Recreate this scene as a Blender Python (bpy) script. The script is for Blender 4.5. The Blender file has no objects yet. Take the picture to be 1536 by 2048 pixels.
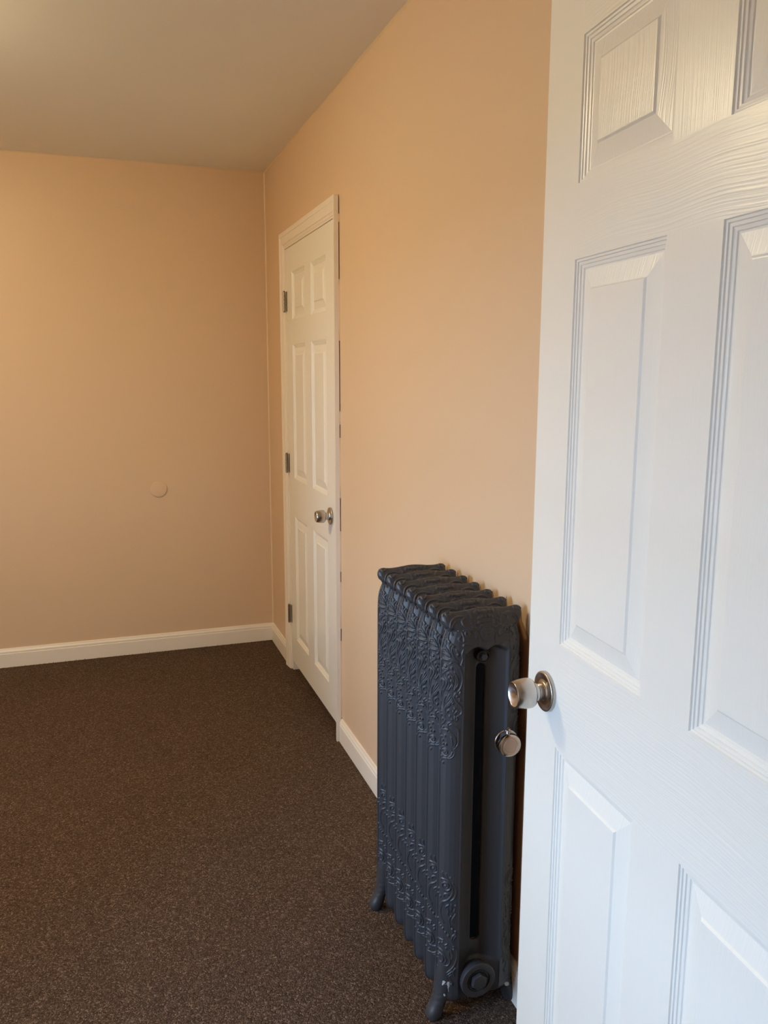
import bpy, bmesh, math, random
import numpy as np
from mathutils import Vector, Matrix

C = bpy.context.scene
COL = C.collection
R = math.radians
rng = random.Random(7)

# ------------------------------------------------------------------ camera
FPX = 1628.1                                   # focal length in pixels of the 1536x2048 frame
YAW, PITCH, ROLL = R(19.334), R(-9.665), R(0.197)
CAM = Vector((-0.864, 0.0, 1.461))
fw = Vector((math.sin(YAW)*math.cos(PITCH), math.cos(YAW)*math.cos(PITCH), math.sin(PITCH)))
rt = Vector((math.cos(YAW), -math.sin(YAW), 0.0))
up = rt.cross(fw)
rt2 = rt*math.cos(ROLL) + up*math.sin(ROLL)
up2 = up*math.cos(ROLL) - rt*math.sin(ROLL)
cd = bpy.data.cameras.new('camera')
cam = bpy.data.objects.new('camera', cd)
COL.objects.link(cam)
cam.matrix_world = Matrix(((rt2.x, up2.x, -fw.x, CAM.x), (rt2.y, up2.y, -fw.y, CAM.y),
                           (rt2.z, up2.z, -fw.z, CAM.z), (0, 0, 0, 1)))
cd.sensor_fit = 'VERTICAL'
cd.sensor_height = 36.0
cd.lens = FPX/2048*36.0
cd.clip_start = 0.02
C.camera = cam

# ------------------------------------------------------------------ world, light, exposure
W = bpy.data.worlds.new('overcast_sky')
C.world = W
W.use_nodes = True
W.node_tree.nodes['Background'].inputs[0].default_value = (0.455, 0.695, 1.0, 1)
W.node_tree.nodes['Background'].inputs[1].default_value = 26.0
LAMP_POS = (-1.70, 2.56, 2.463)                # the ceiling lamp (built further down) hangs here
LAMP_COL, LAMP_STRENGTH = (1.0, 0.81, 0.46), 126.0
C.view_settings.view_transform = 'Standard'
C.view_settings.look = 'None'
C.view_settings.gamma = 1.0
C.view_settings.use_curve_mapping = False
C.view_settings.exposure = 0.0
cy = C.cycles
cy.use_denoising = True
try:
    cy.denoising_input_passes = 'RGB_ALBEDO_NORMAL'
    cy.denoising_prefilter = 'ACCURATE'
except Exception:
    pass
cy.max_bounces = 10
cy.diffuse_bounces = 7
cy.glossy_bounces = 4
cy.sample_clamp_indirect = 6.0
cy.caustics_reflective = False
cy.caustics_refractive = False

H = 2.463          # ceiling
YB = 4.31          # back wall
XL = -2.60         # left wall
YF = 0.43          # front wall, room side

# ------------------------------------------------------------------ helpers
def link(o, parent=None):
    COL.objects.link(o)
    if parent is not None:
        o.parent = parent
    return o

def empty(name, loc=(0, 0, 0), rotz=0.0, parent=None):
    o = bpy.data.objects.new(name, None)
    o.location = loc
    o.rotation_euler = (0, 0, rotz)
    o.empty_display_size = 0.1
    return link(o, parent)

def tag(o, label=None, cat=None, kind=None, group=None):
    if label: o['label'] = label
    if cat: o['category'] = cat
    if kind: o['kind'] = kind
    if group: o['group'] = group
    return o

def obj(name, verts, faces, mats, parent=None, smooth=False, mat_idx=None, angle=None):
    me = bpy.data.meshes.new(name)
    me.from_pydata([tuple(v) for v in verts], [], [tuple(f) for f in faces])
    if not isinstance(mats, (list, tuple)): mats = [mats]
    for m in mats: me.materials.append(m)
    if mat_idx is not None: me.polygons.foreach_set('material_index', mat_idx)
    me.update()
    bm = bmesh.new(); bm.from_mesh(me)
    bmesh.ops.recalc_face_normals(bm, faces=bm.faces)
    bm.to_mesh(me); bm.free()
    if smooth:
        me.polygons.foreach_set('use_smooth', [True]*len(me.polygons))
        if angle is not None: me.set_sharp_from_angle(angle=angle)
    o = bpy.data.objects.new(name, me)
    return link(o, parent)

class MB:
    def __init__(s): s.v, s.f = [], []
    def add(s, v, f):
        b = len(s.v); s.v += [tuple(p) for p in v]; s.f += [tuple(i+b for i in q) for q in f]; return s
    def box(s, a, b):
        (x0, y0, z0), (x1, y1, z1) = a, b
        return s.add([(x0,y0,z0),(x1,y0,z0),(x1,y1,z0),(x0,y1,z0),(x0,y0,z1),(x1,y0,z1),(x1,y1,z1),(x0,y1,z1)],
                     [(0,3,2,1),(4,5,6,7),(0,1,5,4),(1,2,6,5),(2,3,7,6),(3,0,4,7)])
    def lathe(s, prof, n=48, M=None, cap0=True, cap1=True):
        """prof: (radius, height) along local z; M maps it into place"""
        M = M or Matrix()
        v, f = [], []
        for r, h in prof:
            for k in range(n):
                a = 2*math.pi*k/n
                v.append(M @ Vector((r*math.cos(a), r*math.sin(a), h)))
        for i in range(len(prof)-1):
            for k in range(n):
                k2 = (k+1) % n
                f.append((i*n+k, i*n+k2, (i+1)*n+k2, (i+1)*n+k))
        if cap0: f.append(tuple(reversed(range(n))))
        if cap1: f.append(tuple((len(prof)-1)*n+k for k in range(n)))
        return s.add(v, f)
    def build(s, name, mat, parent=None, smooth=False, angle=None):
        return obj(name, s.v, s.f, mat, parent, smooth, None, angle)

def axis_matrix(o, d):
    d = Vector(d).normalized()
    return Matrix.Translation(Vector(o)) @ d.to_track_quat('Z', 'Y').to_matrix().to_4x4()

# ------------------------------------------------------------------ materials
def srgb(r, g, b):
    f = lambda c: c/12.92 if c <= 0.04045 else ((c+0.055)/1.055)**2.4
    return (f(r/255), f(g/255), f(b/255), 1)

def mat(name, col, rough=0.5, metal=0.0, spec=0.5):
    m = bpy.data.materials.new(name); m.use_nodes = True
    b = m.node_tree.nodes['Principled BSDF']
    b.inputs['Base Color'].default_value = col
    b.inputs['Roughness'].default_value = rough
    b.inputs['Metallic'].default_value = metal
    b.inputs['Specular IOR Level'].default_value = spec
    return m

def nd(m, t, **kw):
    n = m.node_tree.nodes.new(t)
    for k, v in kw.items(): setattr(n, k, v)
    return n

def bump_noise(m, scale=(100, 100, 100), strength=0.2, dist=0.001, detail=2.0, distortion=0.0, gen='Object'):
    nt = m.node_tree; b = nt.nodes['Principled BSDF']
    tc = nd(m, 'ShaderNodeTexCoord'); mp = nd(m, 'ShaderNodeMapping')
    mp.inputs['Scale'].default_value = scale
    no = nd(m, 'ShaderNodeTexNoise'); no.inputs['Scale'].default_value = 1.0
    no.inputs['Detail'].default_value = detail; no.inputs['Distortion'].default_value = distortion
    bu = nd(m, 'ShaderNodeBump'); bu.inputs['Strength'].default_value = strength; bu.inputs['Distance'].default_value = dist
    nt.links.new(tc.outputs[gen], mp.inputs[0]); nt.links.new(mp.outputs[0], no.inputs['Vector'])
    nt.links.new(no.outputs[0], bu.inputs['Height']); nt.links.new(bu.outputs[0], b.inputs['Normal'])
    return no

def paint(name, c1, c2, rough, spec=0.4):
    """rolled wall paint: two close tones in broad patches, fine roller stipple"""
    m = mat(name, c1, rough, 0, spec)
    bump_noise(m, (220, 220, 220), 0.10, 0.0008, 3)
    nt = m.node_tree
    tc = nd(m, 'ShaderNodeTexCoord'); no = nd(m, 'ShaderNodeTexNoise')
    no.inputs['Scale'].default_value = 2.2; no.inputs['Detail'].default_value = 3
    mx = nd(m, 'ShaderNodeMix', data_type='RGBA')
    mx.inputs['A'].default_value = c1; mx.inputs['B'].default_value = c2
    nt.links.new(tc.outputs['Object'], no.inputs['Vector']); nt.links.new(no.outputs[0], mx.inputs['Factor'])
    nt.links.new(mx.outputs['Result'], nt.nodes['Principled BSDF'].inputs['Base Color'])
    return m

M_WALL = paint('peach_wall_paint', srgb(220, 193, 164), srgb(217, 190, 160), 0.42)
M_CEIL = paint('ceiling_paint', srgb(238, 239, 239), srgb(235, 236, 236), 0.8, 0.2)
M_TRIM = mat('white_trim_paint', srgb(238, 230, 219), 0.35)
bump_noise(M_TRIM, (60, 60, 60), 0.05, 0.001, 3)
M_CAULK = mat('caulk', srgb(222, 200, 168), 0.5)
M_DARK = mat('closet_interior', srgb(120, 105, 90), 0.9)

def door_paint(name, scale, wob, strength, col=(238, 236, 230), rough=0.3):
    """semi-gloss white paint over an embossed wood grain"""
    m = mat(name, srgb(*col), rough, 0, 0.5)
    nt = m.node_tree
    tc = nd(m, 'ShaderNodeTexCoord')
    n1 = nd(m, 'ShaderNodeTexNoise'); n1.inputs['Scale'].default_value = wob; n1.inputs['Detail'].default_value = 1
    s1 = nd(m, 'ShaderNodeVectorMath', operation='SUBTRACT'); s1.inputs[1].default_value = (0.5, 0.5, 0.5)
    s2 = nd(m, 'ShaderNodeVectorMath', operation='SCALE'); s2.inputs['Scale'].default_value = 0.035
    ad = nd(m, 'ShaderNodeVectorMath', operation='ADD')
    mp = nd(m, 'ShaderNodeMapping'); mp.inputs['Scale'].default_value = scale
    no = nd(m, 'ShaderNodeTexNoise'); no.inputs['Scale'].default_value = 1; no.inputs['Detail'].default_value = 2.5
    no.inputs['Roughness'].default_value = 0.55
    bu = nd(m, 'ShaderNodeBump'); bu.inputs['Strength'].default_value = strength; bu.inputs['Distance'].default_value = 0.0012
    L = nt.links.new
    L(tc.outputs['Object'], n1.inputs['Vector']); L(n1.outputs['Color'], s1.inputs[0]); L(s1.outputs[0], s2.inputs[0])
    L(tc.outputs['Object'], ad.inputs[0]); L(s2.outputs[0], ad.inputs[1]); L(ad.outputs[0], mp.inputs[0])
    L(mp.outputs[0], no.inputs['Vector']); L(no.outputs[0], bu.inputs['Height'])
    L(bu.outputs[0], nt.nodes['Principled BSDF'].inputs['Normal'])
    return m
M_GV = door_paint('door_paint_grain_upright', (380, 20, 6), 3.0, 0.30)
M_GH = door_paint('door_paint_grain_level', (5, 20, 330), 3.5, 0.44)
M_GP = door_paint('door_paint_panel_grain', (300, 20, 7), 5.0, 0.44)

def carpet():
    m = mat('brown_loop_carpet', srgb(80, 60, 45), 0.95, 0, 0.1)
    nt = m.node_tree; L = nt.links.new; b = nt.nodes['Principled BSDF']
    tc = nd(m, 'ShaderNodeTexCoord')
    wn = nd(m, 'ShaderNodeTexNoise'); wn.inputs['Scale'].default_value = 120; wn.inputs['Detail'].default_value = 2
    vo = nd(m, 'ShaderNodeTexVoronoi'); vo.inputs['Scale'].default_value = 310
    mixv = nd(m, 'ShaderNodeMix', data_type='VECTOR'); mixv.inputs['Factor'].default_value = 0.012
    L(tc.outputs['Object'], mixv.inputs['A']); L(wn.outputs['Color'], mixv.inputs['B'])
    L(tc.outputs['Object'], wn.inputs['Vector']); L(mixv.outputs['Result'], vo.inputs['Vector'])
    sep = nd(m, 'ShaderNodeSeparateColor'); L(vo.outputs['Color'], sep.inputs[0])
    cr = nd(m, 'ShaderNodeValToRGB')
    e = cr.color_ramp.elements
    e[0].position = 0.0; e[0].color = srgb(71, 56, 47)
    e[1].position = 1.0; e[1].color = srgb(144, 124, 110)
    x = e.new(0.55); x.color = srgb(93, 75, 64)
    x = e.new(0.85); x.color = srgb(113, 94, 82)
    L(sep.outputs[0], cr.inputs[0])
    big = nd(m, 'ShaderNodeTexNoise'); big.inputs['Scale'].default_value = 3.0; big.inputs['Detail'].default_value = 4
    L(tc.outputs['Object'], big.inputs['Vector'])
    mr = nd(m, 'ShaderNodeMapRange'); mr.inputs['To Min'].default_value = 0.86; mr.inputs['To Max'].default_value = 1.12
    L(big.outputs[0], mr.inputs[0])
    mu = nd(m, 'ShaderNodeMix', data_type='RGBA', blend_type='MULTIPLY'); mu.inputs['Factor'].default_value = 1
    L(cr.outputs[0], mu.inputs['A']); L(mr.outputs[0], mu.inputs['B'])
    L(mu.outputs['Result'], b.inputs['Base Color'])
    bu = nd(m, 'ShaderNodeBump', invert=True); bu.inputs['Strength'].default_value = 1.0; bu.inputs['Distance'].default_value = 0.004
    L(vo.outputs['Distance'], bu.inputs['Height']); L(bu.outputs[0], b.inputs['Normal'])
    return m
M_CARPET = carpet()
M_TUFT = mat('carpet_yarn', srgb(84, 62, 48), 0.95, 0, 0.1)

M_IRON = mat('charcoal_radiator_paint', srgb(60, 60, 64), 0.42, 0.0, 0.5)
bump_noise(M_IRON, (240, 240, 240), 0.12, 0.0006, 3)

def chipped(name, centre, radius, thr):
    """the same paint with pale old paint showing through where it has flaked off"""
    m = mat(name, srgb(60, 60, 64), 0.42, 0, 0.5)
    nt = m.node_tree; L = nt.links.new
    tc = nd(m, 'ShaderNodeTexCoord')
    no = nd(m, 'ShaderNodeTexNoise'); no.inputs['Scale'].default_value = 62; no.inputs['Detail'].default_value = 4
    dv = nd(m, 'ShaderNodeVectorMath', operation='DISTANCE'); dv.inputs[1].default_value = centre
    mr = nd(m, 'ShaderNodeMapRange'); mr.inputs['From Min'].default_value = 0; mr.inputs['From Max'].default_value = radius
    mr.inputs['To Min'].default_value = 0.16; mr.inputs['To Max'].default_value = -0.25
    ad = nd(m, 'ShaderNodeMath', operation='ADD')
    gt = nd(m, 'ShaderNodeMath', operation='GREATER_THAN'); gt.inputs[1].default_value = thr
    mx = nd(m, 'ShaderNodeMix', data_type='RGBA')
    mx.inputs['A'].default_value = srgb(60, 60, 64); mx.inputs['B'].default_value = srgb(205, 205, 208)
    L(tc.outputs['Object'], no.inputs['Vector']); L(tc.outputs['Object'], dv.inputs[0]); L(dv.outputs['Value'], mr.inputs[0])
    L(no.outputs[0], ad.inputs[0]); L(mr.outputs[0], ad.inputs[1]); L(ad.outputs[0], gt.inputs[0])
    L(gt.outputs[0], mx.inputs['Factor']); L(mx.outputs['Result'], nt.nodes['Principled BSDF'].inputs['Base Color'])
    return m

M_NICKEL = mat('brushed_nickel', srgb(196, 190, 183), 0.26, 1.0)
_b = M_NICKEL.node_tree.nodes['Principled BSDF']
_b.inputs['Anisotropic'].default_value = 0.75
_t = nd(M_NICKEL, 'ShaderNodeTangent', direction_type='RADIAL', axis='Y')
M_NICKEL.node_tree.links.new(_t.outputs[0], _b.inputs['Tangent'])
M_STEEL = mat('dull_steel_hinge', srgb(160, 150, 138), 0.38, 1.0)
M_CHROME = mat('chrome', srgb(215, 208, 204), 0.12, 1.0)
M_CHROMEFACE = mat('stamped_chrome_face', srgb(210, 196, 190), 0.3, 1.0)
bump_noise(M_CHROMEFACE, (900, 900, 900), 0.35, 0.0006, 2)
M_GLASS = bpy.data.materials.new('window_glass'); M_GLASS.use_nodes = True
_nt = M_GLASS.node_tree
_nt.nodes.remove(_nt.nodes['Principled BSDF'])
_tr = nd(M_GLASS, 'ShaderNodeBsdfTransparent'); _gl = nd(M_GLASS, 'ShaderNodeBsdfGlossy'); _gl.inputs['Roughness'].default_value = 0.02
_fr = nd(M_GLASS, 'ShaderNodeFresnel'); _mx = nd(M_GLASS, 'ShaderNodeMixShader')
_nt.links.new(_fr.outputs[0], _mx.inputs[0]); _nt.links.new(_tr.outputs[0], _mx.inputs[1]); _nt.links.new(_gl.outputs[0], _mx.inputs[2])
_nt.links.new(_mx.outputs[0], _nt.nodes['Material Output'].inputs['Surface'])
M_LAWN = mat('outside_ground', srgb(110, 110, 104), 0.9)
M_LAMP = mat('lamp_glass', (1, 1, 1, 1), 0.4)
_b = M_LAMP.node_tree.nodes['Principled BSDF']
_b.inputs['Emission Color'].default_value = (*LAMP_COL, 1)
_b.inputs['Emission Strength'].default_value = LAMP_STRENGTH

# ------------------------------------------------------------------ the room shell
def structure(o, label, cat):
    return tag(o, label, cat, 'structure')

XH0, XH1, YH = -1.25, 0.35, -1.6               # hall behind the camera
fl = MB().box((XL-0.1, YF-0.12, -0.08), (1.0, YB+0.1, 0.0)).box((XH0-0.1, YH-0.1, -0.08), (XH1+0.1, YF-0.12, 0.0)).build('floor', M_CARPET)
structure(fl, 'dark brown loop-pile carpet covering the whole floor', 'floor')
ce = MB().box((XL-0.1, YF-0.12, H), (1.0, YB+0.1, H+0.1)).box((XH0-0.1, YH-0.1, H), (XH1+0.1, YF-0.12, H+0.1)).build('ceiling', M_CEIL)
structure(ce, 'plain beige-grey painted ceiling', 'ceiling')
wb = MB().box((XL-0.1, YB, 0), (0.0, YB+0.1, H)).build('wall_back', M_WALL)
structure(wb, 'peach back wall with a small round cover on it', 'wall')
# right wall with the closet opening
CY0, CY1, CZ1 = 2.985, 3.825, 2.030
wr = MB()
wr.box((0, YF-0.12, 0), (0.11, CY0, H)); wr.box((0, CY1, 0), (0.11, YB+0.1, H)); wr.box((0, CY0, CZ1), (0.11, CY1, H))
structure(wr.build('wall_right', M_WALL), 'peach right wall behind the radiator and around the closet door', 'wall')
# left wall with the window opening
WY0, WY1, WZ0, WZ1 = 0.52, 1.55, 0.55, 1.70
wl = MB()
wl.box((XL-0.12, YF-0.12, 0), (XL, WY0, H)); wl.box((XL-0.12, WY1, 0), (XL, YB+0.1, H))
wl.box((XL-0.12, WY0, 0), (XL, WY1, WZ0)); wl.box((XL-0.12, WY0, WZ1), (XL, WY1, H))
structure(wl.build('wall_left', M_WALL), 'peach left wall with the window', 'wall')
# front wall with the doorway the picture is taken through
DX0, DX1, DZ1 = -1.03, -0.195, 2.085
wf = MB()
VX0, VX1, VZ0, VZ1 = -2.52, -2.15, 0.60, 1.75      # unseen window opening added left of the doorway for cool fill light
wf.box((XL, YF-0.12, 0), (VX0, YF, H)); wf.box((VX1, YF-0.12, 0), (DX0, YF, H)); wf.box((VX0, YF-0.12, 0), (VX1, YF, VZ0)); wf.box((VX0, YF-0.12, VZ1), (VX1, YF, H)); wf.box((DX1, YF-0.12, 0), (0.0, YF, H)); wf.box((DX0, YF-0.12, DZ1), (DX1, YF, H))
structure(wf.build('wall_front', M_WALL), 'peach front wall around the entrance doorway', 'wall')
structure(MB().box((XH0-0.1, YH, 0), (XH0, YF-0.12, H)).build('wall_hall_left', M_WALL), 'hall wall to the left of the doorway', 'wall')
structure(MB().box((XH1, YH, 0), (XH1+0.1, YF-0.12, H)).build('wall_hall_right', M_WALL), 'hall wall to the right of the doorway', 'wall')
structure(MB().box((XH0-0.1, YH-0.1, 0), (XH1+0.1, YH, H)).build('wall_hall_end', M_WALL), 'hall wall facing the doorway', 'wall')
# closet behind the closed door
cl = MB()
cl.box((0.60, CY0-0.2, 0), (0.65, CY1+0.2, H)); cl.box((0.11, CY0-0.25, 0), (0.65, CY0-0.2, H)); cl.box((0.11, CY1+0.2, 0), (0.65, CY1+0.25, H))
structure(cl.build('wall_closet', M_DARK), 'unlit inside walls of the closet', 'wall')

# paint-and-caulk beads in the room corners (thin, a little wavy)
def bead(name, p0, p1, n_a, n_b, r, parent, wob=0.0, m=M_CAULK, seg=60):
    p0, p1, n_a, n_b = Vector(p0), Vector(p1), Vector(n_a), Vector(n_b)
    v, f = [], []
    g = random.Random(len(name)+int(p0.x*100))
    ph = [g.uniform(0, 6) for _ in range(4)]
    for i in range(seg+1):
        t = i/seg; c = p0.lerp(p1, t)
        rr = r*(1+wob*(math.sin(11*t+ph[0])+0.8*math.sin(29*t+ph[1])+0.5*math.sin(71*t+ph[2])))
        v += [c, c+n_a*rr, c+(n_a+n_b)*rr*0.45, c+n_b*rr]
    for i in range(seg):
        for k in range(4):
            a, b = i*4+k, i*4+(k+1) % 4
            f.append((a, b, b+4, a+4))
    return obj(name, v, f, m, parent, True, None, R(50))
t3 = structure(empty('trim_3', (0, YB, 0)), 'thin caulk beads along the corner and ceiling lines of the peach walls', 'trim')
t3i = Vector((0, -YB, 0))
def rel(p): return Vector(p)+t3i
# the painter stopped behind the radiator: bare darker wall with brush points between the section tops
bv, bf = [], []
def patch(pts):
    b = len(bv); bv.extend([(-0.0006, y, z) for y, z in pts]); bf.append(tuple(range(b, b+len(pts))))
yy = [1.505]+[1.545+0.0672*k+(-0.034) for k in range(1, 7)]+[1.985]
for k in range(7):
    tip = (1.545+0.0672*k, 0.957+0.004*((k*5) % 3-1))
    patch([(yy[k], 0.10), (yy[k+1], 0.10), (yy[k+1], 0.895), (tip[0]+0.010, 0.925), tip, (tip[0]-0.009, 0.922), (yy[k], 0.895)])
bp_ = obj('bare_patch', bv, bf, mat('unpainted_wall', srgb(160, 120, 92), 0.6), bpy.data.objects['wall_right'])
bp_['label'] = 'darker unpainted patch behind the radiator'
bead('corner_bead', rel((0, YB, 0.09)), rel((0, YB, H)), (-1, 0, 0), (0, -1, 0), 0.006, t3, 0.08)
bead('ceiling_bead', rel((XL, YB, H)), rel((0, YB, H)), (0, -1, 0), (0, 0, -1), 0.005, t3, 0.30)
bead('ceiling_bead', rel((0, YF, H)), rel((0, YB, H)), (-1, 0, 0), (0, 0, -1), 0.005, t3, 0.35)

# baseboards: a profile run along the wall
BP = [(0.0, 0.0), (0.0125, 0.0), (0.0125, 0.068), (0.0118, 0.0715), (0.0095, 0.0735), (0.0112, 0.0760), (0.0112, 0.0790),
      (0.0098, 0.0835), (0.0070, 0.0880), (0.0058, 0.0925), (0.0045, 0.0955), (0.0, 0.0962)]
def run_profile(name, prof, a, b, out, parent=None, m=M_TRIM, cut0=0.0, cut1=0.0):
    """prof (depth, z) swept from a to b along a wall; cut0/cut1 shift each end by depth*cut for mitres"""
    a, b, out = Vector(a), Vector(b), Vector(out)
    d = (b-a).normalized(); n = len(prof)
    v = [a+out*t+Vector((0, 0, z))+d*(t*cut0) for t, z in prof]+[b+out*t+Vector((0, 0, z))-d*(t*cut1) for t, z in prof]
    f = [(k, (k+1) % n, n+(k+1) % n, n+k) for k in range(n)]+[tuple(range(n)), tuple(range(2*n-1, n-1, -1))]
    return obj(name, v, f, m, parent)
structure(run_profile('baseboard_back', BP, (XL, YB, 0), (0, YB, 0), (0, -1, 0), None, M_TRIM, 0, 1), 'white moulded baseboard under the back wall', 'baseboard')
br = structure(empty('baseboard_right'), 'white moulded baseboard under the right wall on both sides of the closet', 'baseboard')
run_profile('baseboard_length', BP, (0, YB, 0), (0, 3.9035, 0), (-1, 0, 0), br, M_TRIM, 1, 0)
run_profile('baseboard_length', BP, (0, 2.9585, 0), (0, YF, 0), (-1, 0, 0), br)
structure(run_profile('baseboard_left', BP, (XL, YF, 0), (XL, YB-0.013, 0), (1, 0, 0)), 'white baseboard under the left wall', 'baseboard')

# frayed carpet yarns standing against the baseboards
tv, tf = [], []
def tuft(x, y, s):
    a = rng.uniform(0, 6.28); lean = rng.uniform(0.2, 1.0)*s
    dx, dy = math.cos(a), math.sin(a); w = s*0.22
    b = len(tv)
    tip = (x+dx*lean, y+dy*lean, s*rng.uniform(0.5, 1.0))
    tv.extend([(x-dy*w, y+dx*w, 0), (x+dy*w, y-dx*w, 0), (x+dx*w, y+dy*w, 0), tip])
    tf.extend([(b, b+1, b+3), (b+1, b+2, b+3), (b+2, b, b+3)])
for _ in range(1500):
    tuft(rng.uniform(-2.2, -0.015), YB-0.0185-abs(rng.gauss(0, 0.003)), rng.choice([0.002, 0.003, 0.003, 0.004, 0.005, 0.008]))
for _ in range(900):
    y = rng.uniform(1.4, YB-0.02)
    if 2.96 < y < 3.90: continue
    tuft(-0.0185-abs(rng.gauss(0, 0.003)), y, rng.choice([0.002, 0.003, 0.005]))
tag(obj('carpet_fringe', tv, tf, M_TUFT, fl), None, None, 'stuff')

# ------------------------------------------------------------------ six-panel doors
DW = 0.800
PX = [(0.110, 0.345), (0.4525, 0.6875)]        # panel openings across the leaf
ZREL = [(0.0, 0.606), (0.787, 1.400), (1.510, 1.717)]   # panel openings above the lowest panel's lower edge
STICK = [(0.0, 0.0), (0.0012, 0.0022), (0.0042, 0.0026), (0.0052, 0.0044), (0.0090, 0.0050), (0.0100, 0.0068), (0.0140, 0.0078), (0.0152, 0.0092)]
PANEL = [(0.0138, 0.0120), (0.0138, 0.0092), (0.0175, 0.0096), (0.0440, 0.0042), (0.0455, 0.0038), (0.0485, 0.0012), (0.0500, 0.0010)]
TH = 0.035

def rect_loops(x0, x1, z0, z1, prof):
    v = []
    for i, d in prof:
        v += [(x0+i, d, z0+i), (x1-i, d, z0+i), (x1-i, d, z1-i), (x0+i, d, z1-i)]
    f = []
    for k in range(len(prof)-1):
        for j in range(4):
            f.append((4*k+j, 4*k+(j+1) % 4, 4*k+4+(j+1) % 4, 4*k+4+j))
    return v, f

def make_door(name, origin, th, zlow, z0, z1, latch_x, knob_z, hinges=()):
    """leaf local frame: x along the leaf, front face at y=0 looking to -y, z up"""
    d = empty(name, (origin[0], origin[1], 0), th-math.pi/2)
    zs = [(zlow+a, zlow+b) for a, b in ZREL]
    xs = [0, PX[0][0], PX[0][1], PX[1][0], PX[1][1], DW]
    zz = [z0, zs[0][0], zs[0][1], zs[1][0], zs[1][1], zs[2][0], zs[2][1], z1]
    v, f, mi = [], [], []
    def quad(p, m):
        b = len(v); v.extend(p); f.append((b, b+1, b+2, b+3)); mi.append(m)
    for yy in (0.0, TH):
        for i in (0, 4):       # stiles run the full height
            quad([(xs[i], yy, z0), (xs[i+1], yy, z0), (xs[i+1], yy, z1), (xs[i], yy, z1)], 0)
        for j in (0, 2, 4, 6):  # rails between the stiles
            quad([(xs[1], yy, zz[j]), (xs[4], yy, zz[j]), (xs[4], yy, zz[j+1]), (xs[1], yy, zz[j+1])], 1)
        for j in (1, 3, 5):     # short mullions between the panels
            quad([(xs[2], yy, zz[j]), (xs[3], yy, zz[j]), (xs[3], yy, zz[j+1]), (xs[2], yy, zz[j+1])], 0)
    quad([(0, 0, z0), (0, TH, z0), (0, TH, z1), (0, 0, z1)], 0); quad([(DW, 0, z0), (DW, TH, z0), (DW, TH, z1), (DW, 0, z1)], 0)
    quad([(0, 0, z0), (DW, 0, z0), (DW, TH, z0), (0, TH, z0)], 0); quad([(0, 0, z1), (DW, 0, z1), (DW, TH, z1), (0, TH, z1)], 0)
    for (a, b) in PX:
        for (za, zb) in zs:
            pv, pf = rect_loops(a, b, za, zb, STICK)
            o = len(v); v.extend(pv)
            for k, q in enumerate(pf):
                f.append(tuple(i+o for i in q)); mi.append(1 if k % 2 == 0 else 0)
    leaf = obj('door_leaf', v, f, [M_GV, M_GH], d, False, mi)
    for r_, (za, zb) in enumerate(zs):
        for (a, b) in PX:
            pv, pf = rect_loops(a, b, za, zb, PANEL)
            n = len(pv)
            pv += [(x, TH-0.006, z) for (x, y, z) in pv[:4]]
            pf = pf+[(n-4, n-3, n-2, n-1), (n, n+3, n+2, n+1)]+[(j, (j+1) % 4, n+(j+1) % 4, n+j) for j in range(4)]
            cx, cz = (a+b)/2, (za+zb)/2
            p = obj('door_panel', [(x-cx, y, z-cz) for x, y, z in pv], pf, M_GP, d)
            p.location = (cx, 0, cz)
    door_knob(d, (latch_x, 0, knob_z))
    for hz in hinges:
        hinge(d, (0, 0, hz))
    return d

def door_knob(parent, p):
    k = empty('door_knob', p, 0, parent)
    M = axis_matrix((0, 0, 0), (0, -1, 0))
    MB().lathe([(0.0345, 0.0), (0.0345, 0.0062), (0.0338, 0.0074), (0.0325, 0.0080), (0.0300, 0.0079), (0.0240, 0.0068), (0.0190, 0.0066), (0.0165, 0.0080), (0.0150, 0.0110)],
               64, M).build('rosette', M_NICKEL, k, True, R(40))
    MB().lathe([(0.0142, 0.008), (0.0140, 0.0170), (0.0140, 0.0172), (0.0130, 0.0182), (0.0130, 0.0196), (0.0150, 0.0200), (0.0152, 0.030)], 48, M).build('neck', M_NICKEL, k, True, R(40))
    MB().lathe([(0.0150, 0.0262), (0.0205, 0.0266), (0.0236, 0.0284), (0.0252, 0.0316), (0.0258, 0.0360), (0.0257, 0.0410), (0.0250, 0.0470), (0.0240, 0.0530), (0.0226, 0.0590),
                (0.0212, 0.0622), (0.0206, 0.0628), (0.0200, 0.0622), (0.0100, 0.0578), (0.0018, 0.0556)], 72, M).build('knob', M_NICKEL, k, True, R(40))
    return k

def hinge(parent, p):
    h = empty('hinge', p, 0, parent)
    # leaf plates on the door edge and the jamb, five barrel knuckles with gaps, ball tips
    MB().box((0.0, -0.0015, -0.0445), (0.016, 0.001, 0.0445)).build('hinge_plate', M_STEEL, h)
    MB().box((-0.014, -0.0065, -0.0445), (-0.0035, -0.0040, 0.0445)).build('hinge_plate', M_STEEL, h)
    k = MB()
    for i in range(5):
        a = -0.0445+i*0.0178
        k.lathe([(0.0058, a+0.0006), (0.0064, a+0.0012), (0.0064, a+0.0166), (0.0058, a+0.0172)], 20, Matrix.Translation((-0.003, -0.0105, 0)))
    for s in (-1, 1):
        k.lathe([(0.0052, s*0.0443), (0.0058, s*0.0462), (0.0040, s*0.0482)], 20, Matrix.Translation((-0.003, -0.0105, 0)))
    k.build('hinge_barrel', M_STEEL, h, True, R(40))

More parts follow.
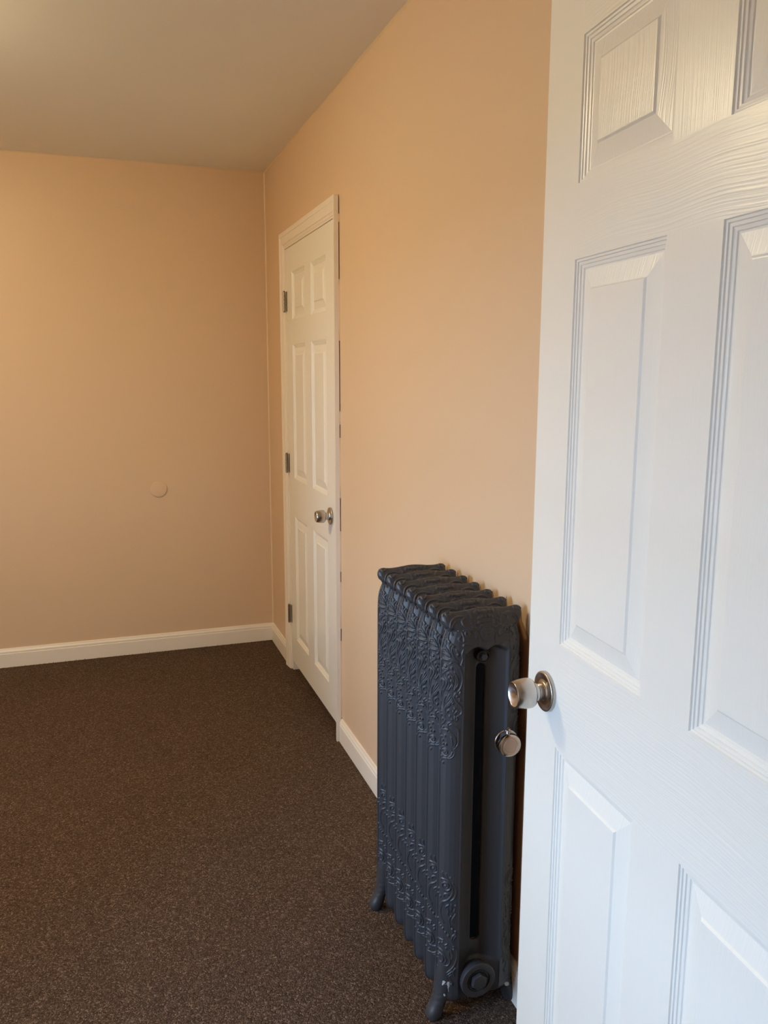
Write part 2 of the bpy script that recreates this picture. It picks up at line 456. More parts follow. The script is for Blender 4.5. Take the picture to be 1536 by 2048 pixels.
TH2 = R(-3.809)
E2 = Vector((-0.1557, 1.2305, 0))
d2 = make_door('door_2', E2, TH2, 0.2333, 0.055, 2.055, 0.0725, 0.9248)
structure(d2, 'open white six-panel door in front with a satin nickel knob', 'door')
d1 = make_door('door_1', (-0.010, 3.806, 0), 0.0, 0.190, 0.058, 2.018, DW-0.060, 0.9035, (1.786, 1.038, 0.294))
structure(d1, 'closed white six-panel closet door in the right wall beyond the radiator', 'door')

# closet door casing: moulded legs and head with mitred corners, left a little proud of the wall
CP = [(0.0, 0.0), (0.0, 0.0172), (0.0030, 0.0180), (0.0190, 0.0176), (0.0205, 0.0158), (0.0235, 0.0164), (0.0520, 0.0132), (0.0540, 0.0112),
      (0.0575, 0.0122), (0.0640, 0.0108), (0.0680, 0.0082), (0.0740, 0.0078), (0.0750, 0.0)]    # (across, thickness)
YO, YI, ZT = 3.901, 2.961, 2.095
OFF = -0.0040
t1 = structure(empty('trim_1', (0, 3.43, 0)), 'white moulded casing around the closet door', 'trim')
def cas(name, fa, fb, prof):
    n = len(prof)
    v = [Vector(fa(w, t))-Vector((0, 3.43, 0)) for w, t in prof]+[Vector(fb(w, t))-Vector((0, 3.43, 0)) for w, t in prof]
    f = [(k, (k+1) % n, n+(k+1) % n, n+k) for k in range(n)]+[tuple(range(n)), tuple(range(2*n-1, n-1, -1))]
    return obj(name, v, f, M_TRIM, t1)
cas('casing_leg', lambda w, t: (OFF-t, YO-w, 0), lambda w, t: (OFF-t, YO-w, ZT-w), CP)
q = 0.040/0.075
cas('casing_head', lambda w, t: (OFF-t, YO-w, ZT-w), lambda w, t: (OFF-t, YI+w*q, ZT-w), CP)
CPR = [(w*q, t if w < 0.0755 else t) for w, t in CP]
cas('casing_leg', lambda w, t: (OFF-t, YI+w, 0), lambda w, t: (OFF-t, YI+w, ZT-w/q), CPR)
# jamb lining and stops inside the opening
jb = MB()
o_ = -3.43
jb.box((-0.004, CY1-0.018, 0), (0.11, CY1, CZ1)); jb.box((-0.004, CY0, 0), (0.11, CY0+0.018, CZ1)); jb.box((-0.004, CY0, CZ1-0.009), (0.11, CY1, CZ1))
jb.box((0.03, CY1-0.03, 0), (0.06, CY1-0.018, CZ1)); jb.box((0.03, CY0+0.018, 0), (0.06, CY0+0.03, CZ1)); jb.box((0.03, CY0, CZ1-0.021), (0.06, CY1, CZ1-0.009))
jb.v = [(x, y+o_, z) for x, y, z in jb.v]
jb.build('jamb', M_TRIM, t1)
# broken caulk along the near casing leg; the gap shows dark between the pieces
ck = MB()
for z0_, z1_ in ((0.10, 0.42), (0.47, 0.66), (0.70, 0.86), (0.99, 1.22), (1.27, 1.32), (1.58, 1.80), (2.00, 2.03)):
    n = 10
    vv, ff = [], []
    for i in range(n+1):
        z = z0_+(z1_-z0_)*i/n
        r = 0.0028*(0.6+0.6*rng.random())*(1 if 1 < i < n-1 else 0.5 if 0 < i < n else 0.1)
        y = YI+o_
        vv += [(0.0004, y+0.002, z), (-0.0048, y+0.002, z), (-0.0048, y-0.0006, z), (-0.0020, y-r*0.7, z), (0.0004, y-r, z)]
    for i in range(n):
        for k in range(5):
            a, b = i*5+k, i*5+(k+1) % 5
            ff.append((a, b, b+5, a+5))
    ck.add(vv, ff)
ck.build('caulk_strip', M_WALL, t1, True, R(50))

# jamb and casing of the entrance doorway (the open door hangs on its right side)
t2 = structure(empty('trim_2', (-0.6, YF, 0)), 'white jamb lining of the entrance doorway', 'trim')
j2 = MB()
j2.box((DX0, YF-0.125, 0), (DX0+0.018, YF+0.002, DZ1)); j2.box((DX1-0.012, YF-0.125, 0), (DX1, YF-0.004, DZ1)); j2.box((DX0, YF-0.125, DZ1-0.018), (DX1, YF-0.004, DZ1))
j2.v = [(x+0.6, y-YF, z) for x, y, z in j2.v]
j2.build('jamb', M_TRIM, t2)

# ------------------------------------------------------------------ window in the left wall (daylight)
wn = structure(empty('window_1', (XL, (WY0+WY1)/2, WZ0)), 'sash window in the left wall', 'window')
def wbox(name, a, b, m):
    c = Vector((XL, (WY0+WY1)/2, WZ0))
    o = MB().box(Vector(a)-c, Vector(b)-c).build(name, m, wn)
    return o
fr = MB(); cc = Vector((XL, (WY0+WY1)/2, WZ0))
for a, b in (((XL-0.12, WY0, WZ0), (XL, WY0+0.04, WZ1)), ((XL-0.12, WY1-0.04, WZ0), (XL, WY1, WZ1)), ((XL-0.12, WY0, WZ1-0.04), (XL, WY1, WZ1)),
             ((XL-0.12, WY0, WZ0), (XL+0.03, WY1, WZ0+0.03)), ((XL-0.08, WY0, (WZ0+WZ1)/2-0.02), (XL-0.03, WY1, (WZ0+WZ1)/2+0.02))):
    fr.box(Vector(a)-cc, Vector(b)-cc)
fr.build('window_frame', M_TRIM, wn)
wbox('glass_pane', (XL-0.062, WY0+0.04, WZ0+0.03), (XL-0.058, WY1-0.04, (WZ0+WZ1)/2-0.02), M_GLASS)
wbox('glass_pane', (XL-0.062, WY0+0.04, (WZ0+WZ1)/2+0.02), (XL-0.058, WY1-0.04, WZ1-0.04), M_GLASS)
structure(MB().box((-30, -30, -0.9), (30, 30, -0.6)).build('ground_outside', M_LAWN), 'ground outside the window', 'ground')
pl = bpy.data.lights.new('window_portal', 'AREA'); pl.shape = 'RECTANGLE'; pl.size = WY1-WY0; pl.size_y = WZ1-WZ0
pl.cycles.is_portal = True
w2 = structure(empty('fill_window', ((VX0+VX1)/2, YF, VZ0)), 'unseen narrow window added in the front wall for cool fill light', 'window')
hw, hh = (VX1-VX0)/2, VZ1-VZ0
f2 = MB()
for a, b in (((-hw, -0.12, 0), (-hw+0.04, 0.01, hh)), ((hw-0.04, -0.12, 0), (hw, 0.01, hh)), ((-hw, -0.12, 0), (hw, 0.03, 0.03)), ((-hw, -0.12, hh-0.04), (hw, 0.01, hh))):
    f2.box(a, b)
f2.build('window_frame', M_TRIM, w2)
MB().box((-hw+0.04, -0.062, 0.03), (hw-0.04, -0.058, hh-0.04)).build('glass_pane', M_GLASS, w2)
pl2 = bpy.data.lights.new('fill_window_portal', 'AREA'); pl2.shape = 'RECTANGLE'; pl2.size = 2*hw; pl2.size_y = hh
pl2.cycles.is_portal = True
po2 = bpy.data.objects.new('fill_window_portal', pl2); link(po2)
po2.matrix_world = Matrix.Translation(((VX0+VX1)/2, YF-0.13, (VZ0+VZ1)/2)) @ Vector((0, -1, 0)).to_track_quat('Z', 'Y').to_matrix().to_4x4()
po = bpy.data.objects.new('window_portal', pl); link(po)
po.matrix_world = Matrix.Translation((XL-0.13, (WY0+WY1)/2, (WZ0+WZ1)/2)) @ Vector((-1, 0, 0)).to_track_quat('Z', 'Y').to_matrix().to_4x4()

# ------------------------------------------------------------------ ceiling lamp
lm = tag(empty('ceiling_light', LAMP_POS), 'round flush ceiling light with a warm glowing glass dome', 'lamp')
MB().lathe([(0.10, 0.0), (0.165, 0.0), (0.168, -0.050), (0.158, -0.054), (0.12, -0.034)], 48).build('lamp_base', M_NICKEL, lm, True, R(40))
MB().lathe([(0.140, -0.034), (0.150, -0.055), (0.143, -0.085), (0.118, -0.112), (0.08, -0.130), (0.04, -0.138), (0.002, -0.140)], 32).build('glass_dome', M_LAMP, lm, True)

# ------------------------------------------------------------------ round blank cover on the back wall
cv = MB()
Mx = axis_matrix((0, 0, 0), (0, -1, 0))
cv.lathe([(0.0410, 0.0), (0.0410, 0.0016), (0.0425, 0.0018), (0.0425, 0.0050), (0.0417, 0.0060), (0.0395, 0.0064), (0.001, 0.0070)], 64, Mx)
o = cv.build('cover_plate', M_WALL, None, True, R(40))
o.location = (-0.5855, YB, 0.8699)
tag(o, 'round blank cover plate painted peach on the back wall', 'cover plate')

# ------------------------------------------------------------------ cast-iron radiator
XC = -0.1085                 # centre line of the sections
RW = 0.0925                  # half width
PITCHY, Y0R, NS = 0.0686, 1.520, 7
prof = np.array([(94.6, 0), (94.4, 1.4), (93.0, 2.4), (90.6, 2.9), (89, 9.0), (84, 16.0), (76, 23.0), (67, 28.4), (60, 31.0), (55.5, 32.2), (53.6, 33.6), (51.8, 33.4),
                 (50.6, 30.4), (48.0, 27.0), (38, 20.0), (27, 12.5), (18, 6.6), (11.5, 3.2), (6, 2.6), (0, 2.6)])/1000.0
hoodp = np.array([(94.6, 0), (94.4, 1.4), (93.0, 2.4), (90.6, 2.9), (89, 9.0), (84, 16.0), (76, 23.0), (66, 28.2), (56, 31.3), (48, 32.6), (30, 33.2), (0, 33.4)])/1000.0
seg = np.hypot(*np.diff(prof, axis=0).T)
arc = np.concatenate([[0], np.cumsum(seg)])
A_RIDGE = arc[10]
# photographed offset of a point on the outer band (rim 0 .. ridge 1) -> arc length
im = np.concatenate([[0], np.cumsum(-np.diff(prof[:11, 0])+0.43*np.diff(prof[:11, 1]))]); im /= im[-1]
DA = 0.0005
NA, NZ = int(0.075/DA)+1, int(1.0/DA)+1
band = np.zeros((NZ, NA))
hood = np.zeros((int(0.12/DA)+1, int(0.2/DA)+1))      # z from 0.86, u from -0.1

def stamp(img, x, y, r, h):
    """round bump of radius r at raster position (x, y) in metres"""
    n = int(r/DA)+2
    cx, cy_ = x/DA, y/DA
    i0, j0 = int(round(cy_)), int(round(cx))
    ii = np.arange(max(0, i0-n), min(img.shape[0], i0+n+1)); jj = np.arange(max(0, j0-n), min(img.shape[1], j0+n+1))
    if not len(ii) or not len(jj): return
    d2 = ((ii[:, None]-cy_)**2+(jj[None, :]-cx)**2)*DA*DA/(r*r)
    k = h*np.sqrt(np.clip(1-d2, 0, 1))
    s = img[ii[0]:ii[-1]+1, jj[0]:jj[-1]+1]
    np.maximum(s, k, out=s)

def spline(pts, n=14):
    p = np.array(pts, float)
    if len(p) < 3: 
        t = np.linspace(0, 1, n*2)[:, None]
        return p[0]*(1-t)+p[-1]*t
    q_ = np.vstack([2*p[0]-p[1], p, 2*p[-1]-p[-2]])
    out = []
    for i in range(1, len(q_)-2):
        for t in np.linspace(0, 1, n, endpoint=False):
            a, b, c, d = q_[i-1], q_[i], q_[i+1], q_[i+2]
            out.append(0.5*(2*b+(c-a)*t+(2*a-5*b+4*c-d)*t*t+(3*b-a-3*c+d)*t**3))
    out.append(p[-1])
    return np.array(out)

def px_band(x, y):
    rim = 881.6-(y-1310)*0.0183
    rid = 930.8-(y-1310)*0.0212
    a = np.interp((x-rim)/(rid-rim), im, arc[:11], left=0)
    z = np.interp(y, [1200, 1287, 1628, 1928, 2030], [1.001, 0.9025, 0.5155, 0.150, 0.026])
    return a, z

CROP = {'A': (870, 1240, 14.63), 'B': (870, 1380, 12.8), 'C': (862, 1740, 14.63), 'D': (855, 1860, 11.07)}
def dense(p, step=0.0006):
    out = [p[0]]
    for a, b in zip(p[:-1], p[1:]):
        n = max(1, int(np.hypot(*(b-a))/step))
        for k in range(1, n+1): out.append(a+(b-a)*k/n)
    return np.array(out)
def stroke(crop, pts, r=0.0018, h=0.0022):
    x0, y0, s = CROP[crop]
    q_ = np.array([px_band(x0+u/s, y0+v/s) for u, v in spline(pts)])
    q_ = dense(q_); n = len(q_)
    for k, (a, z) in enumerate(q_):
        t = k/max(1, n-1); e = 0.62+0.38*math.sin(math.pi*min(1, 0.1+0.8*t))
        stamp(band, a, z, r*e, h*e)
def dot(crop, u, v, r=0.0028, h=0.0032):
    x0, y0, s = CROP[crop]
    a, z = px_band(x0+u/s, y0+v/s)
    stamp(band, a, z, r, h)
def curl(crop, u, v, r0, turns, start=0.0, sgn=1, squash=1.0, r=0.0018, h=0.0023):
    pts = []
    for k in range(int(turns*14)+1):
        t = k/(turns*14); a = start+sgn*t*turns*2*math.pi; q_ = r0*(1-0.86*t)
        pts.append((u+q_*math.cos(a)*squash, v+q_*math.sin(a)))
    stroke(crop, pts, r, h); dot(crop, u, v, 0.0030, 0.0032)

for p in ([(340,90),(280,250),(270,450),(300,640),(320,740)], [(400,130),(330,280),(320,450),(350,620),(430,800),(480,960)], [(215,760),(210,600),(240,545),(268,565)],
          [(240,680),(330,850),(480,1050)], [(330,830),(420,950),(490,1080)], [(300,1010),(400,1040),(480,1080)], [(305,880),(230,890),(205,950),(215,1015)],
          [(285,945),(232,940),(232,990),(280,1012)], [(205,1075),(230,1125),(330,1160),(480,1135)], [(440,812),(450,745),(490,722),(512,762)],
          [(500,850),(520,960),(600,1100),(700,1200)], [(200,1260),(218,1195),(320,1180),(560,1190),(680,1260),(760,1400),(820,1560),(830,1750),(770,1950),(700,2040)],
          [(205,1230),(200,1330),(250,1480)], [(450,1285),(510,1232)], [(430,1420),(370,1470),(302,1530),(330,1640),(420,1740),(440,1880),(360,2040)],
          [(245,1640),(252,1580),(275,1562)], [(205,1805),(230,1745),(272,1785),(290,1865),(210,2040)], [(390,1605),(420,1545),(500,1590),(560,1700),(590,1800)],
          [(600,1500),(680,1680),(690,1830),(640,1930),(600,1990)], [(560,1600),(640,1720),(630,1860),(580,1970)], [(480,1785),(500,1752),(550,1850),(530,1960)],
          [(500,1900),(450,1980),(400,2040)], [(300,1670),(380,1800),(290,2040)], [(800,1260),(840,1120),(820,980),(860,860)], [(640,860),(700,960),(680,1040)]):
    stroke('A', p)
for p in ((545,770),(510,1400),(450,1665),(700,1000),(800,1290),(660,1910),(605,1990),(540,1640)): dot('A', *p)
curl('A', 330, 1370, 75, 1.3, 0.4)
for p in ([(190,0),(170,200),(185,420),(230,560),(280,700)], [(240,0),(205,200),(215,420),(280,620)], [(300,140),(245,280),(250,450),(300,640)], [(390,90),(330,220),(290,300)],
          [(410,160),(300,330)], [(440,210),(300,400),(280,480)], [(470,235),(350,370),(320,440)], [(420,330),(340,420)], [(330,560),(350,500),(400,480),(440,510)],
          [(285,740),(250,820),(190,880),(180,950)], [(350,885),(350,830),(400,800)], [(380,880),(450,840),(560,900),(612,970),(622,1150),(612,1320),(550,1420),(500,1480)],
          [(500,130),(540,65),(580,50)], [(640,245),(660,205),(640,170)], [(650,65),(672,0)], [(510,150),(570,250),(680,370),(710,480),(680,570),(600,620)],
          [(540,605),(530,550),(600,480)], [(160,1065),(200,1012),(295,990)], [(172,1080),(160,1140)], [(380,1040),(480,1180),(520,1320),(490,1440)],
          [(440,1060),(520,1160),(552,1280),(530,1400)], [(430,1160),(460,1280),(470,1400)], [(505,1510),(522,1580),(480,1660),(400,1720),(280,1730),(200,1760),(152,1850)],
          [(460,1560),(430,1640),(370,1690)], [(570,640),(590,690),(560,740)], [(520,640),(540,760)], [(230,1440),(170,1500),(150,1580),(160,1660)], [(300,900),(360,960),(440,1060)]):
    stroke('B', p)
for p in ((480,300),(525,430),(400,640),(195,560),(190,640),(210,740),(230,945),(590,120),(185,1200),(215,1280),(230,1370),(300,1370),(270,1160),(185,1700),(220,1860),(490,510),(330,1000)): dot('B', *p)
curl('B', 460, 700, 40, 1.0, 0.0, 1, 0.95, 0.0018)
curl('B', 268, 1575, 105, 1.6, 0.9)
for p in ([(340,60),(350,130),(370,190)], [(460,80),(470,160),(520,230)], [(280,310),(340,262),(500,290),(600,400),(655,550),(620,700),(480,860),(340,940),(270,1080),(250,1250),(290,1450),(370,1560)],
          [(650,340),(730,480),(745,620),(700,770),(600,870)], [(380,760),(400,700),(480,670),(530,700)], [(350,980),(300,1100),(280,1250),(320,1420),(380,1530)],
          [(440,1100),(452,1050),(530,990)], [(605,970),(612,1080),(590,1180)], [(690,1185),(712,1100)], [(600,1310),(552,1380),(560,1500),(590,1640)],
          [(740,1240),(640,1400),(612,1500),(640,1600)], [(700,1370),(660,1480),(670,1560)], [(620,1985),(650,1900),(735,1830)], [(660,2040),(700,1960),(740,1900)], [(480,1100),(520,1160),(500,1260),(560,1330)]):
    stroke('C', p)
for p in ((590,200),(235,600),(215,740),(275,800),(210,1480),(255,1610),(292,1670),(345,1730),(430,1820),(515,1900),(640,1690),(740,990),(740,1760)): dot('C', *p)
curl('C', 445, 445, 165, 1.9, -1.2, 1, 1.0, 0.0024, 0.0028)
for p in ([(545,205),(550,160),(600,110)], [(215,295),(240,242),(350,240)], [(350,320),(390,342),(440,310)], [(208,472),(260,460),(340,500),(390,590),(420,680),(360,770)],
          [(210,572),(250,552),(330,590),(350,680),(310,750),(270,740)], [(480,480),(490,600),(512,700),(440,800),(300,800)], [(520,430),(560,540),(540,640)],
          [(660,420),(672,560),(620,740),(572,820),(480,920),(390,970),(260,965)], [(560,910),(460,1000),(380,1003)], [(500,200),(580,290),(620,400)],
          [(600,1020),(580,920),(630,842),(680,850)], [(540,1000),(490,1040),(520,1120),(580,1190)], [(200,690),(240,680)]):
    stroke('D', p)
for p in ((260,335),(330,300),(420,405),(590,350),(590,410),(225,880),(290,910),(240,615),(540,1215)): dot('D', *p)

def hstroke(pts, r=0.0019, h=0.0021, mirror=True):
    q_ = spline(pts)
    e = np.array([((u-850)*0.000131, 0.917-((v+0.109*(u-850))-690)*0.0001215) for u, v in q_])
    e = dense(e)
    for u, z in e:
        stamp(hood, u+0.1, z-0.86, r, h)
        if mirror: stamp(hood, -u+0.1, z-0.86, r, h)
for p in ([(300,350),(400,325),(520,330),(600,370),(612,420),(580,445),(540,420)], [(240,640),(250,530),(310,455),(420,420),(540,432)], [(285,730),(262,650),(280,560),(330,500)],
          [(475,450),(440,480),(450,540),(500,585),(570,600),(630,570),(650,530)], [(375,650),(420,660),(442,780),(430,830),(390,832),(365,782),(400,740)],
          [(450,640),(520,620),(620,640),(650,700),(620,760),(540,745)], [(540,690),(520,650),(480,660),(475,710),(520,730)], [(590,460),(600,520),(640,480)], [(330,300),(400,250),(440,230)],
          [(480,280),(500,210),(560,190)], [(640,640),(700,740),(700,860)], [(600,560),(700,600),(760,540)], [(430,900),(450,860),(520,850),(600,900)], [(180,840),(215,830),(240,870)],
          [(150,420),(120,330),(160,250),(240,240),(290,300),(280,380),(220,410),(190,360),(215,320)]):
    hstroke(p)
for k in range(4):                                   # medallion: nested ovals, fan and grape beads above
    s = 1.0-0.24*k
    hstroke([(850+100*s*math.cos(a), 690+125*s*math.sin(a)) for a in np.linspace(0, 2*math.pi, 25)], 0.0020, 0.0020, False)
hstroke([(690,300),(680,200),(780,140),(850,128),(920,140),(1010,190),(1010,290)], 0.0024, 0.0024, False)
for k in range(9):
    a = math.pi*(0.12+0.76*k/8)
    hstroke([(850+70*math.cos(a), 300-60*math.sin(a)), (850+120*math.cos(a), 300-120*math.sin(a))], 0.0016, 0.0014, False)
for u, v in ((700,340),(760,330),(820,330),(850,395),(790,400),(740,420),(850,470),(800,480),(850,330),(720,500)): hstroke([(u, v), (u+1, v)], 0.0034, 0.0030)

def samp(img, x, y):
    fx = np.clip(x/DA, 0, img.shape[1]-1.001); fy = np.clip(y/DA, 0, img.shape[0]-1.001)
    i, j = fy.astype(int), fx.astype(int); b, a = fy-i, fx-j
    return img[i, j]*(1-a)*(1-b)+img[i, j+1]*a*(1-b)+img[i+1, j]*(1-a)*b+img[i+1, j+1]*a*b

Z_A, Z_B = 0.845, 0.176                              # ends of the slot
def half_width(z):
    return np.interp(z, [0.040, 0.044, 0.052, 0.065, 0.085, 0.11, 0.862, 0.888, 0.904, 0.916, 0.924, 0.929, 0.9325, 0.938, 0.948, 0.957, 0.962, 0.966],
                     np.array([76, 82, 88.5, 91.5, 92.6, 93.4, 93.4, 92.4, 89.8, 85.6, 82.0, 80.6, 84.0, 90.0, 94.0, 93.4, 91.0, 86.0])/1000)
def crest(p):                                        # top outline
    a = np.abs(p)
    return np.interp(a, [0, 0.12, 0.3, 0.5, 0.68, 0.80, 0.90, 0.97, 1.0], [0.9690, 0.9688, 0.9672, 0.9650, 0.9642, 0.9650, 0.9665, 0.9660, 0.9645])

def section_grid(na_band, na_in, nz):
    """half profile sample positions (arc), then both halves"""
    a1 = np.concatenate([np.linspace(0, arc[3], 4)[:-1], np.linspace(arc[3], arc[12], na_band)[:-1], np.linspace(arc[12], arc[-1], na_in)])
    u = np.interp(a1, arc, prof[:, 0]); d = np.interp(a1, arc, prof[:, 1])
    U = np.concatenate([-u, u[::-1][1:]]); D = np.concatenate([d, d[::-1][1:]]); A = np.concatenate([a1, a1[::-1][1:]])
    v = np.concatenate([np.linspace(0, 0.05, int(nz*0.08))[:-1], np.linspace(0.05, 0.93, int(nz*0.82))[:-1], np.linspace(0.93, 1, int(nz*0.10))])
    p = U/U.max()
    Z = 0.040+v[:, None]*(crest(p)[None, :]-0.040)
    # middle of the bottom sits a little higher than the column feet
    Z += (np.exp(-(p/0.30)**2)*0.012)[None, :]*np.clip(1-(Z-0.04)/0.06, 0, 1)
    PU = p[None, :]*half_width(Z)*(94.6/93.4)
    hd = np.interp(np.abs(U), hoodp[::-1, 0], hoodp[::-1, 1])
    au = np.abs(U)[None, :]
    top_in = np.clip((Z-(0.872+0.010*np.sin(np.clip(au/0.046, 0, 1)*math.pi)))/0.012, 0, 1); top_in = top_in*top_in*(3-2*top_in)
    low_in = np.clip((0.140-Z)/0.020, 0, 1); low_in = low_in*low_in*(3-2*low_in)
    DD = D[None, :]*(1-np.maximum(top_in, low_in*0.75))+hd[None, :]*np.maximum(top_in, low_in*0.75)
    ztop = crest(p)[None, :]
    lb = np.interp(np.abs(U), np.array([0, 30, 48, 58, 66, 74, 82, 88, 92, 94, 94.6])/1000, np.array([33.4, 33.4, 33.0, 32, 30, 27.5, 25, 21.5, 14, 7, 0])/1000)[None, :]
    k = np.clip((Z-0.922)/0.014, 0, 1); k = k*k*(3-2*k); DD = DD*(1-k)+lb*k
    s = np.clip((Z-0.893)/(ztop-0.893), 0, 1); DD = DD*np.clip(1-s**1.9, 0, 1)**0.66
    # each upper corner is a rolled scroll standing a little proud of the shoulder below it
    s2 = np.clip((0.075-Z)/0.035, 0, 1); DD = DD*np.sqrt(np.clip(1-s2**2, 0, 1))
    # niche with the tie-bolt above the slot
    return PU, DD, Z, np.broadcast_to(A[None, :], Z.shape), np.broadcast_to(U[None, :], Z.shape)

def section_mesh():
    PU, DD, Z, A, U = section_grid(72, 26, 800)
    # relief along the surface normal
    hgt = samp(band, A, Z)*np.where(A < A_RIDGE-0.001, 1, 0)
    hh = samp(hood, PU+0.1, Z-0.86)*np.clip((Z-0.868)/0.006, 0, 1)
    hgt = np.where(Z > 0.868, np.maximum(hgt*np.clip((0.935-Z)/0.01, 0, 1), hh), hgt)
    P = np.stack([PU, -DD, Z], -1)
    du = np.gradient(P, axis=1); dz = np.gradient(P, axis=0)
    N = np.cross(du, dz); N /= np.linalg.norm(N, axis=-1, keepdims=True)+1e-12
    if N[N.shape[0]//2, N.shape[1]//2, 1] > 0: N = -N
    edge = np.clip(np.minimum(DD, 0.004)/0.004, 0, 1)
    P = P+N*(hgt*edge)[..., None]
    n, m = Z.shape
    V = [P.reshape(-1, 3)]
    idx = np.arange(n*m).reshape(n, m)
    Q = np.stack([idx[:-1, :-1], idx[:-1, 1:], idx[1:, 1:], idx[1:, :-1]], -1)
    cu = (PU[:-1, :-1]+PU[1:, 1:])/2; cz = (Z[:-1, :-1]+Z[1:, 1:])/2
    def hole(cu, cz):
        r = 0.0112
        zc = np.clip(cz, Z_B+r, Z_A-r)
        return (cu**2+(cz-zc)**2) < r*r
    keep = ~hole(cu, cz)
    F = Q[keep]
    # through-walls of the slot from its boundary edges
    e = np.concatenate([F[:, [0, 1]], F[:, [1, 2]], F[:, [2, 3]], F[:, [3, 0]]])
    key = np.sort(e, 1); k1 = key[:, 0].astype(np.int64)*(n*m)+key[:, 1]
    uq, cnt = np.unique(k1, return_counts=True)
    be = np.stack([uq[cnt == 1]//(n*m), uq[cnt == 1] % (n*m)], -1)
    fp = P.reshape(-1, 3); mid = (fp[be[:, 0]]+fp[be[:, 1]])/2
    be = be[(np.abs(mid[:, 0]) < 0.02) & (mid[:, 2] > 0.12) & (mid[:, 2] < 0.9)]
    # back half: plain, coarser
    PU2, DD2, Z2, _, _ = section_grid(10, 8, 130)
    n2, m2 = Z2.shape
    B = np.stack([PU2, DD2, Z2], -1).reshape(-1, 3)
    o2 = n*m
    id2 = np.arange(n2*m2).reshape(n2, m2)+o2
    Q2 = np.stack([id2[:-1, :-1], id2[1:, :-1], id2[1:, 1:], id2[:-1, 1:]], -1)
    k2 = ~hole((PU2[:-1, :-1]+PU2[1:, 1:])/2, (Z2[:-1, :-1]+Z2[1:, 1:])/2)
    verts = np.concatenate([fp, B])
    faces = [F, Q2[k2]]
    o3 = len(verts)
    wall = fp[be.reshape(-1)].copy(); wall[:, 1] = 0.0030
    verts = np.concatenate([verts, wall])
    wi = np.arange(len(be))*2+o3
    faces.append(np.stack([be[:, 0], be[:, 1], wi+1, wi], -1))
    faces = np.concatenate(faces)
    me = bpy.data.meshes.new('radiator_section')
    me.vertices.add(len(verts)); me.vertices.foreach_set('co', verts.astype(np.float32).ravel())
    me.loops.add(len(faces)*4); me.loops.foreach_set('vertex_index', faces.astype(np.int32).ravel())
    me.polygons.add(len(faces)); me.polygons.foreach_set('loop_start', np.arange(len(faces), dtype=np.int32)*4)
    me.polygons.foreach_set('use_smooth', np.ones(len(faces), dtype=bool))
    me.materials.append(M_IRON)
    me.update(calc_edges=True); me.validate()
    return me

YEND = Y0R+PITCHY*(NS-1)
rad = tag(empty('radiator', (XC, (Y0R+YEND)/2, 0)),
          'charcoal cast-iron column radiator with scrollwork standing against the peach wall', 'radiator')
YM = (Y0R+YEND)/2
sec_me = section_mesh()
sections = []
for k in range(NS):
    s = bpy.data.objects.new('section', sec_me)
    s.location = (0, Y0R+k*PITCHY-YM, 0)
    sections.append(link(s, rad))

def leg_rings(sx):
    """cabriole leg: path of ring centres (x, z), radii (rx, ry)"""
    path = [(0.0635, 0.150, .0265, .0240), (0.0640, 0.125, .0290, .0258), (0.0655, 0.102, .0280, .0262), (0.0700, 0.082, .0245, .0248), (0.0765, 0.064, .0200, .0222), (0.0835, 0.048, .0172, .0196),
            (0.0890, 0.036, .0172, .0188), (0.0935, 0.026, .0186, .0192), (0.0965, 0.016, .0188, .0190), (0.0975, 0.007, .0165, .0168), (0.0972, 0.0005, .0125, .0130)]
    pts = spline([(a, b, c, d) for a, b, c, d in path], 5)
    v, f = [], []
    n = 36
    for i, (x, z, rx, ry) in enumerate(pts):
        for k in range(n):
            a = 2*math.pi*k/n
            ca, sa = math.cos(a), math.sin(a)
            g = 1+0.022*math.sin(z*420+2.5*a)*max(0, min(1, (z-0.035)/0.02, (0.10-z)/0.02))
            v.append((sx*(x+rx*g*math.copysign(abs(ca)**0.85, ca)), ry*g*math.copysign(abs(sa)**0.85, sa), z))
    for i in range(len(pts)-1):
        for k in range(n):
            k2 = (k+1) % n
            f.append((i*n+k, i*n+k2, (i+1)*n+k2, (i+1)*n+k))
    f.append(tuple(range(n))); f.append(tuple((len(pts)-1)*n+k for k in range(n)))
    return v, f
M_CHIPL = chipped('chipped_radiator_paint_left', (-0.066, -0.024, 0.088), 0.034, 0.505)
M_CHIPR = chipped('chipped_radiator_paint_right', (0.074, -0.024, 0.055), 0.026, 0.60)
for k in (0, NS-1):
    for sx in (-1, 1):
        v, f = leg_rings(sx)
        m = M_IRON if k else (M_CHIPL if sx < 0 else M_CHIPR)
        lg = obj('leg', v, f, m, sections[k], True, None, R(60))
        if k == 0: lg['label'] = 'scuffed leg with pale chips in its paint'

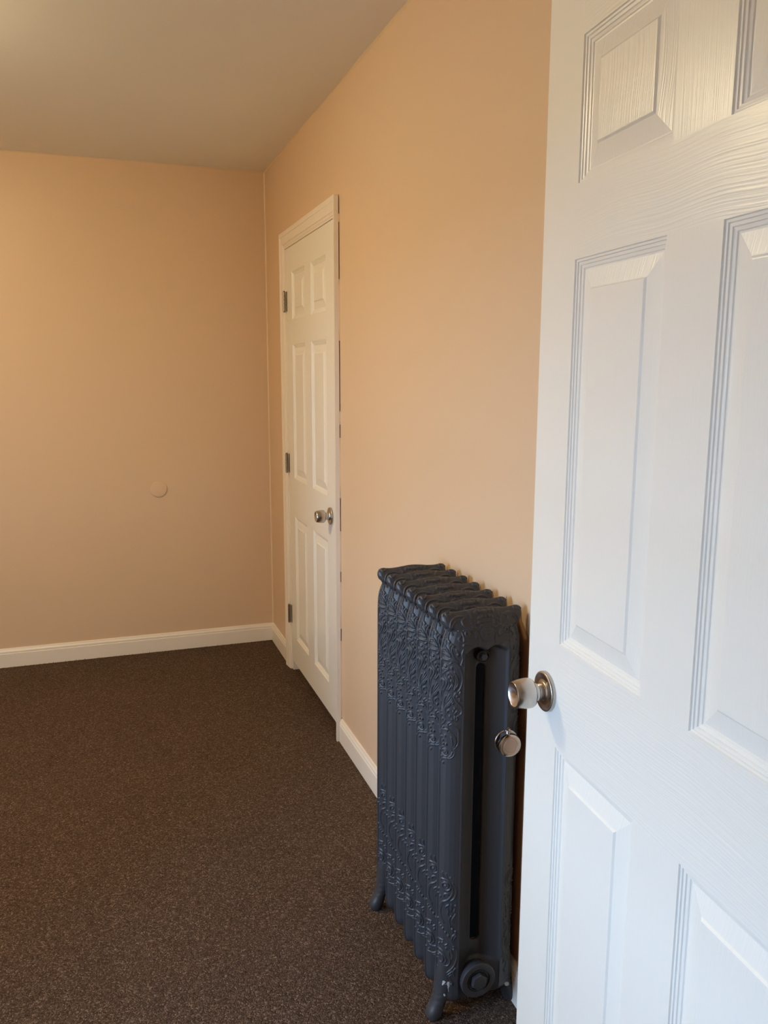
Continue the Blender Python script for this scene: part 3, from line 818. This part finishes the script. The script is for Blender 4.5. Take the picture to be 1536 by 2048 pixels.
# hubs joining the sections, bottom plug with hex nut, tie-bolt in its niche
for z, r in ((0.100, 0.024), (0.866, 0.014)):
    MB().lathe([(r, Y0R-YM-0.0), (r, YEND-YM+0.02)], 24, Matrix.Translation((0, 0, z)) @ Matrix.Rotation(-math.pi/2, 4, 'X')).build('connecting_hub', M_IRON, rad, True, R(40))
MP = axis_matrix((-0.008, Y0R-0.030-YM, 0.1070), (0, -1, 0)) @ Matrix.Scale(0.93, 4)
pg = MB().lathe([(0.036, -0.014), (0.040, 0.000), (0.0445, 0.006), (0.0455, 0.012), (0.0450, 0.0165), (0.0430, 0.0185), (0.0330, 0.0192), (0.0300, 0.0185), (0.0285, 0.0150), (0.0270, 0.0150), (0.0262, 0.0172), (0.0245, 0.0172),
                 (0.0235, 0.0140), (0.0190, 0.0130)], 64, MP).build('plug', M_IRON, rad, True, R(35))
hx = MB().lathe([(0.0208, 0.012), (0.0208, 0.0250), (0.0195, 0.0268), (0.0120, 0.0272)], 6, MP @ Matrix.Rotation(R(22), 4, 'Z'))
hx.build('hex_nut', M_IRON, pg)
MBt = axis_matrix((0.000, Y0R-0.0125-YM, 0.8630), (0, -1, 0))
bo = MB().lathe([(0.0150, -0.012), (0.0150, 0.0030), (0.0135, 0.0045), (0.0118, 0.0030), (0.0110, 0.0005)], 32, MBt)
bw = bo.build('washer', M_IRON, rad, True, R(35))
MB().lathe([(0.0082, 0.0), (0.0082, 0.0085), (0.0074, 0.0095)], 6, MBt).build('hex_bolt', M_IRON, bw)

# chrome air vent screwed into the near section
VP = Vector((-0.0575-XC, 1.5000-YM, 0.6700))
VD = Vector((-0.10, -1.0, 0.02)).normalized()
av = empty('air_vent', VP, 0, rad); av['label'] = 'chrome round air vent'
MV = axis_matrix((0, 0, 0), VD)
MB().lathe([(0.006, -0.006), (0.006, 0.012), (0.0258, 0.013), (0.0272, 0.0145), (0.0272, 0.0165), (0.0255, 0.0180), (0.0250, 0.0330), (0.0258, 0.0345), (0.0250, 0.0385), (0.0225, 0.0400), (0.0205, 0.0402)], 56, MV).build('vent_body', M_CHROME, av, True, R(35))
MB().lathe([(0.0215, 0.0385), (0.0215, 0.0405), (0.0200, 0.0411), (0.0165, 0.0411), (0.0160, 0.0407), (0.0150, 0.0407), (0.0145, 0.0411), (0.001, 0.0412)], 56, MV).build('vent_face', M_CHROMEFACE, av, True, R(35))
pt = MV @ Vector((0, 0, 0.0235))
MB().lathe([(0.0046, 0.022), (0.0052, 0.0315), (0.0058, 0.0320), (0.0058, 0.0345), (0.0036, 0.0347), (0.0034, 0.0325)], 20, Matrix.Translation(pt)).build('vent_nozzle', M_CHROME, av, True, R(35))
